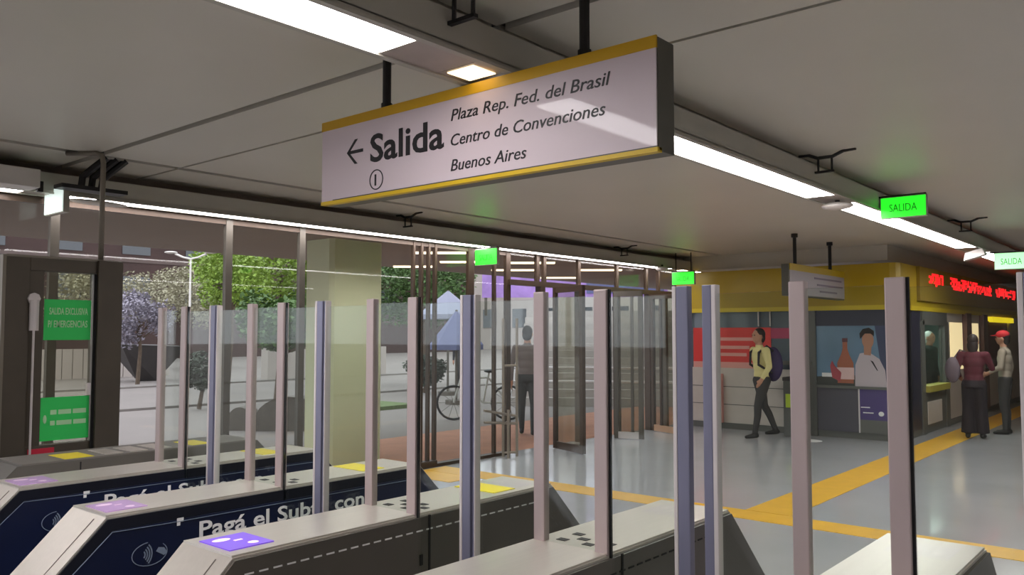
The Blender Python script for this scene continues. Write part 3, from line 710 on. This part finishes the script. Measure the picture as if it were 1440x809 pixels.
def person(loc, face, h, label, top, trousers, shoes, pose, hair=hair_m, cap=None, skirt=False, vox=.012, sleeve=None, group=None):
    """local frame: facing +X, left = +Y, height normalised to 1.72 then scaled"""
    p = dict(lk=(.02,.10,.48), la=(0,.10,.07), rk=(.02,-.10,.48), ra=(0,-.10,.07), le=(-.03,.25,1.10), lh=(.02,.26,.84), re=(-.03,-.25,1.10), rh=(.02,-.26,.84), hd=(.02,0,1.60), lean=0.)
    p.update(pose); ln = p['lean']
    b = MB(); hip = Vector((0,0,.93)); ch = Vector((ln*.35,0,1.25)); nk = Vector((ln*.5,0,1.44)); hd = Vector(p['hd'])
    # trunk: stacked ellipsoids with depth less than width
    for c_, r_ in (((0,0,.90),(.105,.155,.12)),((ln*.1,0,1.0),(.10,.145,.13)),((ln*.22,0,1.12),(.105,.15,.14)),((ln*.35,0,1.25),(.115,.17,.14)),((ln*.42,0,1.34),(.10,.165,.10))):
        b.ball(c_, r_, 18, 12)
    limb(b, [nk+Vector((0,0,-.06)), nk+Vector((.01,0,.04)), hd+Vector((-.01,0,-.07))], [.068,.056,.054])
    # head with jaw, nose, ears, brow
    b.ball(hd, (.095,.077,.115), 18, 14); b.ball(hd+Vector((.025,0,-.055)), (.068,.058,.062), 14, 10)
    b.ball(hd+Vector((.098,0,-.015)), (.018,.013,.024), 8, 6); b.ball(hd+Vector((.085,0,.03)), (.018,.05,.012), 8, 6)
    b.ball(hd+Vector((.083,0,-.062)), (.014,.026,.012), 8, 6)
    for s in (-1, 1): b.ball(hd+Vector((-.005,s*.08,-.01)), (.022,.012,.032), 8, 6)
    for s, e_, h_, k_, a_ in ((1,'le','lh','lk','la'),(-1,'re','rh','rk','ra')):
        sh = Vector((ln*.45, s*.185, 1.37)); el = Vector(p[e_]); hn = Vector(p[h_])
        limb(b, [Vector((ln*.45,s*.12,1.36)), sh, el, hn], [.062,.062,.047,.032])
        d = (hn-el).normalized(); side = Vector((0,-s,0)); side = (side - d*side.dot(d)).normalized(); nn = d.cross(side)
        fwd = Vector((1,0,0)); fwd = (fwd - d*fwd.dot(d)).normalized() if abs(d.x) < .95 else Vector((0,0,1))
        limb(b, [hn, hn+d*.045], [.030,.034]); 
        for q, L in ((-1.5,.068),(-.5,.082),(.5,.078),(1.5,.06)):
            r0 = hn+d*.065+fwd*(.0165*q); limb(b, [r0, r0+d*L*.5, r0+d*L+side*.02], [.0105,.0095,.008])
        limb(b, [hn+d*.02+fwd*.024, hn+d*.05+fwd*.05, hn+d*.075+fwd*.052], [.013,.0115,.009])
        kn = Vector(p[k_]); an = Vector(p[a_]); hp = Vector((0, s*.085, .90))
        limb(b, [hp, hp.lerp(kn,.5), kn, kn.lerp(an,.35)+Vector((-.015,0,0)), an], [.098,.084,.062,.056,.042])
        limb(b, [an+Vector((-.03,0,-.03)), an+Vector((.06,s*.01,-.038)), an+Vector((.16,s*.015,-.048))], [.040,.038,.028])
    if skirt:
        b.tube([(0,0,1.02),(0,0,.84)], [.13,.175], 20)
        for s in (1, -1):
            kn = Vector(p['lk' if s > 0 else 'rk']); an = Vector(p['la' if s > 0 else 'ra'])
            b.tube([(0, s*.08, .9), kn, an+Vector((0,0,.01))], [.11,.092,.105], 14)
    me = remesh(b, 'person', vox)
    ang = math.atan2(face[1], face[0]); k2 = h/1.72; Mx = Matrix.Rotation(ang, 3, 'Z')
    for m_ in (top, trousers, skin_m, shoes): me.materials.append(m_)
    wrists = [(Vector(p[x]), Vector(p[y])) for x, y in (('lh','le'),('rh','re'))]
    for f in me.polygons:
        f.use_smooth = True; c_ = f.center; i = 0
        if c_.z < .085 or (c_.z < .16 and any((c_-Vector(p[a])).length < .10 and c_.z < Vector(p[a]).z+.01 for a in ('la','ra'))): i = 3
        elif c_.z < .96: i = 1
        if c_.z > nk.z+.015 and (c_-hd).length < .22: i = 2
        for hn, el in wrists:
            d = (hn-el).normalized()
            if -.02 < (c_-hn).dot(d) < .17 and ((c_-hn)-d*(c_-hn).dot(d)).length < (.062 if abs(hn.y) > .2 else .055) and not (i == 1 and abs(c_.y) < abs(hn.y)-.055): i = 2
            elif i == 1 and abs((c_-el).dot(d)) < (hn-el).length+.0 and ((c_-el)-d*(c_-el).dot(d)).length < .055: i = 0
        f.material_index = i
    for v in me.vertices: v.co = Mx @ (v.co*k2)
    o = bpy.data.objects.new('person', me); COL.objects.link(o); o.location = loc; o['_w'] = list(loc)
    tag(o, label, 'person', group)
    Lw = Vector(loc)
    def W(q): return Lw + Mx @ (Vector(q)*k2)
    hm = MB()
    for q, r_ in (((-.022,0,.03),(.095,.084,.102)), ((-.05,0,-.03),(.06,.078,.085))):
        hm.ball(W(hd+Vector(q)), tuple(x*k2 for x in r_), 16, 10, rot=Mx)
    if skirt: hm.ball(W(hd+Vector((-.06,0,-.07))), (.06*k2,.085*k2,.12*k2), 14, 10, rot=Mx)
    hm.build('hair', hair, o, smooth=True)
    for s in (-1, 1): MB().ball(W(hd+Vector((.086,s*.032,.012))), .010*k2, 8, 6).build('eye', ink_m, o)
    if cap:
        cm = MB(); cm.ball(W(hd+Vector((-.005,0,.055))), tuple(x*k2 for x in (.108,.092,.082)), 16, 10, rot=Mx)
        cm.ball(W(hd+Vector((.10,0,.045))), tuple(x*k2 for x in (.085,.07,.012)), 14, 8, rot=Mx)
        cm.build('cap', cap, o, smooth=True)
    return o, W
im_r = Vector((math.cos(R(40.2)), math.sin(R(40.2)), 0)); im_f = Vector((-math.sin(R(40.2)), math.cos(R(40.2)), 0))
trous = mat('charcoal_trousers', (58, 56, 56), .8); trousn = mat('dark_plum_trousers', (36, 26, 34), .8)
shoe = mat('dark_shoes', (30, 28, 28), .6)
# man in yellow
P1, W1 = person((-5.33, 12.3, 0), (-im_r*.92 - im_f*.25), 1.68, 'man in a yellow top and charcoal trousers striding past the red poster', mat('yellow_shirt', (228, 214, 150), .8), trous, shoe,
    dict(lk=(.14,.10,.50), la=(.20,.10,.08), rk=(-.10,-.10,.49), ra=(-.30,-.10,.10), le=(.02,.25,1.12), lh=(.14,.22,.92), re=(-.08,-.24,1.11), rh=(-.10,-.24,.86), lean=.06, hd=(.05,0,1.60)))
pk = thing('backpack', W1((-.2, 0, .85)), 'dark purple backpack on the back of the man in yellow', 'backpack')
q = MB(); q.ball(W1((-.22,-.02,1.15)), (.13,.18,.27), 16, 12, rot=Matrix.Rotation(math.atan2(*(-im_r*.92-im_f*.25).yx), 3, 'Z')); q.build('sack', mat('purple_nylon', (62, 50, 92), .7), pk, smooth=True)
q = MB()
for s in (-1, 1): q.tube([W1((-.14,s*.11,1.36)), W1((-.02,s*.125,1.44)), W1((.12,s*.12,1.34)), W1((.13,s*.12,1.15)), W1((-.1,s*.14,1.02))], .02, 8)
q.build('strap', mat('black_strap', (34, 28, 40), .7), pk)
q = MB(); q.tube([W1((-.14,-.23,1.28)), W1((-.20,-.26,1.05)), W1((-.18,-.24,.72))], [.06,.085,.05], 12); q.build('hanging_jacket', mat('navy_purple_jacket', (58, 48, 90), .8), pk, smooth=True)
# woman in maroon
P2, W2 = person((-2.79, 14.26, 0), (im_r*.6 + im_f*.8), 1.60, 'woman in a maroon top and dark flared trousers holding a phone', mat('maroon_jacket', (96, 34, 48), .8), trousn, shoe,
    dict(re=(.06,-.26,1.15), rh=(.30,-.20,1.17), le=(-.04,.24,1.12), lh=(.12,.22,1.0), hd=(.03,0,1.585), lk=(.0,.09,.48), la=(-.04,.10,.08), rk=(.03,-.09,.48), ra=(.04,-.10,.08)), skirt=True, hair=mat('brown_hair', (46, 30, 28), .6))
tag(MB().box(*(lambda c: (c.x-.035, c.x+.035, c.y-.006, c.y+.006, c.z-.06, c.z+.08))(W2((.40,-.17,1.19)))).build('phone', black_m, bevel=.004), 'dark phone held by the woman in maroon', 'phone')
hb = thing('shoulder_bag', W2((-.1, .28, .9)), 'greyish mauve bag hanging at the side of the woman in maroon', 'bag')
MB().ball(W2((-.05,.30,1.12)), (.11,.09,.20), 16, 12).build('sack', mat('mauve_cloth', (122, 106, 116), .8), hb, smooth=True)
MB().tube([W2((-.05,.28,1.3)), W2((0,.19,1.45)), W2((.02,.12,1.42))], .014, 8).build('strap', mat('mauve_strap', (96, 84, 94), .8), hb)
# man in red cap
P3, W3 = person((-2.53, 15.22, 0), (-im_r*.75 + im_f*.65), 1.64, 'man in a red cap and beige jacket standing at the ticket windows', mat('beige_jacket', (172, 158, 142), .85), trous, shoe,
    dict(le=(.02,.25,1.12), lh=(.20,.2,1.02), re=(-.05,-.26,1.12), rh=(.02,-.26,.86)), cap=mat('red_cap', (206, 40, 48), .7))
# clerk
person((-3.93, 16.45, .02), (1, -.3), 1.62, 'white-haired clerk in dark clothes behind the booth window', mat('dark_green_sweater', (52, 62, 58), .85), trous, shoe, dict(), hair=hairw_m, vox=.014)
# passers-by outside
person((-16.4, 17.2, 0), (.6, -.7), 1.66, 'distant walker in dark clothes on the plaza by the blue parasols', mat('black_coat', (52, 50, 56), .85), trous, shoe, dict(lk=(.1,.1,.5), la=(.1,.1,.08), ra=(-.14,-.1,.09)), vox=.02)
person((-8.3, 10.2, 0), (-.5, .8), 1.72, 'person in a grey top and dark trousers just outside the doors', mat('warm_grey_top', (120, 110, 108), .85), mat('dark_teal_trousers', (46, 50, 50), .85), shoe, dict(lk=(.06,.1,.48), la=(.08,.1,.08), ra=(-.1,-.1,.08)), vox=.014)

# ================================================================== outdoors
tag(box('ground', plaza_m, None, -120, -7.3, -80, 140, -.3, -.02), 'pale paved plaza', None, None, 'structure')
tag(box('pavement', brick_m, None, -9.7, -7.31, 5.5, 26, -.1, -.005), 'terracotta paving outside the doors', None, None, 'structure')
cn = tag(box('canopy_roof', soffit_m, None, -10.9, -7.13, -9, 26, 2.76, 3.1), 'brown grey canopy soffit outside the facade', None, None, 'structure')
for i, (x, y, L) in enumerate(((-8.3,8.3,.8),(-9.1,9.6,.8),(-8.4,10.4,.8),(-9.6,11.4,.8),(-8.4,12.4,.8),(-10.2,13.6,.8),(-10.4,9.7,.7))):
    d = im_r
    MB().prism([(-L/2,-.05),(L/2,-.05),(L/2,.05),(-L/2,.05)], lambda u, v, z: (x+d.x*u-d.y*v, y+d.y*u+d.x*v, z), 2.735, 2.762).build('soffit_lamp', extlamp_m, cn)
for y in (-8, 26.2):
    tag(box('canopy_post', mull_m, None, -10.8, -10.6, y-.1, y+.1, -.03, 2.78), 'grey post holding the canopy', None, None, 'structure')
for a, b, x0, x1 in ((-20, 40, -17.6, -17.3), (-20, 40, -25.4, -24.4)):
    tag(box('kerb_line', kerb_m, None, x0, x1, a, b, -.05, .03), 'grey kerb across the plaza', None, None, 'structure')
tag(box('lawn', grass_m, None, -15.4, -13.4, 10.2, 12.6, -.05, .06), 'low strip of grass on the plaza', 'lawn', None, 'stuff')

def leaves(mb, c, r, n, size, seed):
    rnd = random.Random(seed); cx_, cy_, cz_ = c
    blobs = []
    for i in range(16):
        d = Vector((rnd.gauss(0,1), rnd.gauss(0,1), rnd.gauss(0,1))).normalized()
        blobs.append((Vector((cx_+d.x*r[0]*.62, cy_+d.y*r[1]*.62, cz_+d.z*r[2]*.62)), rnd.uniform(.34,.5)))
    for i in range(n):
        bc, br = rnd.choice(blobs)
        d = Vector((rnd.gauss(0,1), rnd.gauss(0,1), rnd.gauss(0,1))).normalized()*(rnd.random()**.4)
        q = bc + Vector((d.x*r[0]*br, d.y*r[1]*br, d.z*r[2]*br))
        u = Vector((rnd.gauss(0,1), rnd.gauss(0,1), rnd.gauss(0,.6))).normalized(); v = u.orthogonal().normalized()
        s = size*rnd.uniform(.6,1.3)
        mb.add([q-u*s, q+v*s*.5, q+u*s, q-v*s*.5], [(0,1,2,3)])
def tree(loc, c, r, n, size, m, label, seed, cat='tree', trunk=.10, group=None):
    t = thing('tree' if cat == 'tree' else 'shrub', loc, label, cat, group)
    mb = MB(); leaves(mb, c, r, int(n*2.4), size*.58, seed); tag(mb.build('foliage', m, t), kind='stuff')
    tb = MB(); L = Vector(loc); C_ = Vector(c)
    tb.tube([L, L.lerp(C_, .5)+Vector((.05,.04,0)), C_], [trunk, trunk*.8, trunk*.5], 8)
    rnd = random.Random(seed)
    for i in range(6):
        d = Vector((rnd.uniform(-.7,.7)*r[0], rnd.uniform(-.7,.7)*r[1], rnd.uniform(.1,.7)*r[2]))
        s0 = L.lerp(C_, rnd.uniform(.55,.9)); tb.tube([s0, s0+d*.6+Vector((0,0,.1)), s0+d], [trunk*.4, trunk*.28, trunk*.12], 6)
    tb.build('trunk', bark_m, t)
    return t
tree((-22, 15.0, 0), (-22, 14.9, 3.5), (2.2,2.6,2.0), 5200, .13, leafg_m, 'broad fresh green tree standing on the plaza left of the column', 1)
tree((-19.5, 11.6, 0), (-19.5, 11.7, 3.1), (1.2,1.0,1.1), 1800, .10, leafg_m, 'light green young tree next to the double-arm street lamp', 12)
tree((-16.0, 10.8, 0), (-16.0, 10.8, 1.95), (.9,1.0,.75), 2200, .11, leafd_m, 'darker low tree under the broad green one', 2)
tree((-19, 18.2, 0), (-19, 18.1, 3.2), (1.8,1.7,1.7), 3600, .12, leafd_m, 'deep green tree seen between the column and the brown mullions', 3)
tree((-31, 13.2, 0), (-31, 13.3, 2.9), (1.9,2.0,1.3), 2400, .12, leafp_m, 'dusty grey green tree before the maroon building', 4)
tree((-36, 19.4, 0), (-36, 19.2, 3.2), (2.5,2.8,1.5), 2600, .13, leafp_m, 'second dusty pale tree beside the street lamp', 5)
tree((-25.6, 12.2, 0), (-25.6, 12.2, 2.1), (.9,1.1,1.0), 1500, .10, mat('lilac_grey_twigs', (140, 134, 146), .8, noise=.25, scale=2), 'small lilac grey tree behind the dark wedge sculpture', 6, trunk=.07)
tree((-16.5, 9.2, 0), (-16.5, 9.2, .8), (.42,.45,.45), 900, .08, leafv_m, 'dark clipped bush in the plaza', 8, 'shrub', .05)
tree((-16.3, 15.6, 0), (-16.3, 15.6, .6), (.6,.7,.42), 1200, .09, leafv_m, 'dark hedge under the deep green tree', 9, 'shrub', .05)
# dark wedge sculpture
ws = MB(); tp = [(-28.6,12.45,1.28),(-27.0,12.3,1.25),(-27.2,14.7,1.15),(-28.8,14.6,1.2)]; ap = [(-27.9,13.3,-.02),(-27.8,13.9,-.02)]
ws.add(tp+ap, [(0,1,2,3),(0,4,1),(1,4,5,2),(2,5,3),(3,5,4,0)]); wo = ws.build('wedge_sculpture', slate_m); tag(wo, 'dark inverted wedge sculpture on the plaza', 'sculpture')
wf = thing('low_wall', (-31, 13.5, 0), 'white low wall of upright boards behind the wedge sculpture', 'wall')
for i in range(14): box('board', palewall_m, wf, -31.1, -31.0, 11.0+.36*i, 11.33+.36*i, -.03, 1.05)
lw = tag(box('low_wall', palewall_m, None, -25.0, -24.6, 16.2, 21.5, -.03, 1.1), 'pale low wall beyond the granite benches', 'wall')
def bench(c, L, h, label):
    pts = [(-L/2, 0)] + [(L/2*math.cos(R(180-180*i/12)), h*(.35+.65*math.sin(R(180*i/12)))) for i in range(13)] + [(L/2, 0)]
    d = im_r
    o = MB().prism(pts, lambda u, z, t: (c[0]+d.x*u-d.y*t, c[1]+d.y*u+d.x*t, z-.03), -.25, .25).build('granite_seat', stone_m, bevel=0)
    tag(o, label, 'bench', 'rounded granite seats on the plaza')
bench((-12.6, 7.85), .42, .40, 'small rounded granite seat beside the taller one'); bench((-11.9, 8.35), 1.15, .58, 'taller rounded granite seat near the column')
SLX, SLY = -17.9, 9.70
sl = thing('street_lamp', (SLX, SLY, 0), 'double-armed street lamp in front of the maroon building', 'street lamp')
top = 3.34
MB().tube([(SLX,SLY,-.03),(SLX,SLY,top)], [.035,.02], 8).build('pole', paleem_m, sl)
for s in (-1, 1):
    MB().tube([(SLX,SLY,top-.02),(SLX+s*im_r.x*.18,SLY+s*im_r.y*.18,top+.02),(SLX+s*im_r.x*.36,SLY+s*im_r.y*.36,top+.10)], [.022,.022,.026], 8).build('arm', paleem_m, sl)
    MB().ball((SLX+s*im_r.x*.46,SLY+s*im_r.y*.46,top+.13), (.16,.14,.03), 12, 8).build('lamp_head', paleem_m, sl)
# maroon building far behind
mbld = thing('apartment_building', (-52, 20, 0), 'long maroon brick building far across the plaza', 'building')
box('wall', maroon_m, mbld, -60, -52, -15, 55, -.03, 14)
for i in range(14):
    for j in range(3): box('window', winpane_m, mbld, -52.02, -51.95, -10+4.2*i, -8.2+4.2*i, 3.2+3.4*j, 5.2+3.4*j)
for z in (2.4, 6.1): box('string_course', mat('dull_stone', (84, 70, 66), .8), mbld, -52.1, -51.95, -15, 55, z, z+.25)
pb = thing('apartment_building', (-30, 68, 0), 'pale rendered building seen beyond the steps and parasols', 'building')
box('wall', palewall_m, pb, -85, -12, 64, 72, -.03, 12)
for i in range(17):
    for j in range(3): box('window', winpane_m, pb, -82+4*i, -80.2+4*i, 63.95, 64.02, 2.2+3.2*j, 4.1+3.2*j)
kb = thing('kiosk', (-17.5, 4.6, 0), 'pink and maroon kiosk at the edge of the plaza', 'kiosk')
box('body', mat('pink_board', (186, 104, 128), .7), kb, -18.5, -16.6, 3.6, 5.05, -.03, 1.6)
box('base', maroon_m, kb, -18.52, -16.58, 3.58, 5.07, -.03, .9)
box('roof', slate_m, kb, -18.7, -16.4, 3.4, 5.2, 1.6, 1.95)
box('sign_board', palewall_m, kb, -18.6, -16.5, 3.5, 5.1, 1.95, 2.3)
# outdoor steps
st = thing('outdoor_steps', (-10.6, 15.2, 0), 'wide outdoor steps rising beyond the doors', 'steps')
base = Vector((-10.2, 15.4, 0)); f = Vector((-.55, .83, 0)).normalized(); s_ = Vector((f.y, -f.x, 0))
for i in range(13):
    MB().prism([(-2.2, .30*i), (4.2, .30*i), (4.2, 4.2), (-2.2, 4.2)], lambda u, v, z: base + s_*u + f*v + Vector((0,0,z)), .17*i-.03, .17*(i+1)-.005).build('step', palewall_m if i % 2 else mat('step_grey', (158, 150, 144), .85), st)
rl = thing('handrail', base - f*.3, 'white tubular handrail at the foot of the outdoor steps', 'railing')
for z in (.55, .85): MB().tube([base+s_*-1.6-f*.3+Vector((0,0,z)), base+s_*1.6-f*.3+Vector((0,0,z))], .03, 8).build('rail', white_edge_m, rl)
for u in (-1.5, 0, 1.5): MB().tube([base+s_*u-f*.3+Vector((0,0,-.03)), base+s_*u-f*.3+Vector((0,0,.87))], .03, 8).build('post', white_edge_m, rl)
bo = thing('banner', base+f*4.3+Vector((0,0,2.2)), 'long lilac and blue banner above the outdoor steps', 'banner')
MB().prism([(-3.5,0),(1.6,0),(1.6,.05),(-3.5,.05)], lambda u, v, z: base+s_*u+f*(4.25+v)+Vector((0,0,z)), 2.6, 3.5).build('cloth', lilac_m, bo)
MB().prism([(-.6,-.02),(1.5,-.02),(1.5,0),(-.6,0)], lambda u, v, z: base+s_*u+f*(4.25+v)+Vector((0,0,z)), 2.7, 3.3).build('blue_print', blue_m, bo)
for u in (-3.4, 1.5): MB().tube([base+s_*u+f*4.3+Vector((0,0,2.1)), base+s_*u+f*4.3+Vector((0,0,3.5))], .04, 8).build('pole', mull_m, bo)
# blue parasols
def parasol(c, r, z0, z1, label, m):
    o = thing('parasol', (c[0], c[1], 0), label, 'parasol', 'parasols on the plaza')
    n = 8; cv = MB(); rim = [(c[0]+r*math.cos(2*math.pi*i/n), c[1]+r*math.sin(2*math.pi*i/n), z0) for i in range(n)]
    cv.add([(c[0],c[1],z1)]+rim, [(0,i+1,(i+1) % n+1) for i in range(n)]); cv.add([(c[0],c[1],z1-.03)]+[(x,y,z-.12) for x,y,z in rim], [(0,(i+1) % n+1,i+1) for i in range(n)])
    for i in range(n):
        a_, b_ = rim[i], rim[(i+1) % n]; cv.add([a_, b_, (b_[0],b_[1],z0-.12), (a_[0],a_[1],z0-.12)], [(0,1,2,3)])
    cv.build('canopy', m, o); MB().tube([(c[0],c[1],-.03),(c[0],c[1],z1)], .03, 8).build('pole', mull_m, o)
    MB().tube([(c[0],c[1],-.03),(c[0],c[1],.08)], .25, 12).build('base', stone_m, o)
parasol((-13.3, 13.75), .62, 1.35, 2.15, 'blue parasol with a low tilted rim on the plaza', blue_m)
parasol((-15.4, 15.6), .8, 2.1, 2.75, 'grey blue parasol behind the blue one', mat('grey_blue_canvas', (128, 130, 148), .7))
# bicycle
bk = thing('bicycle', (-10.7, 11.5, 0), 'parked bicycle outside the brown mullions', 'bicycle')
d = im_r
def BP(u, z, t=0): return Vector((-10.85, 11.15, 0)) + Vector((d.x*u-d.y*t, d.y*u+d.x*t, z-.02))
for u in (0, 1.02):
    MB().tube([BP(u+.31*math.cos(2*math.pi*i/20), .33+.31*math.sin(2*math.pi*i/20)) for i in range(21)], .022, 6, cap=False).build('tyre', rubber_m, bk)
    sp = MB()
    for i in range(10): sp.tube([BP(u, .33), BP(u+.3*math.cos(2*math.pi*i/10), .33+.3*math.sin(2*math.pi*i/10))], .004, 4)
    sp.build('spokes', mull_m, bk)
fr = MB()
for a_, b_ in (((.12,.85),(.25,.82)),((.0,.33),(.16,.88)),((.16,.78),(.66,.80)),((.18,.7),(.55,.33)),((.55,.33),(.66,.90)),((.55,.33),(1.02,.33)),((.66,.78),(1.02,.33))): fr.tube([BP(*a_), BP(*b_)], .018, 6)
fr.build('frame', mat('bicycle_white', (190, 190, 186), .4), bk)
MB().tube([BP(.16,.93,-.24), BP(.14,.95), BP(.16,.93,.24)], .015, 6).build('handlebar', black_m, bk)
MB().ball(BP(.67,.92), (.13,.08,.035), 10, 6).build('saddle', black_m, bk)

for o in list(bpy.data.objects):
    if '_w' in o: del o['_w']
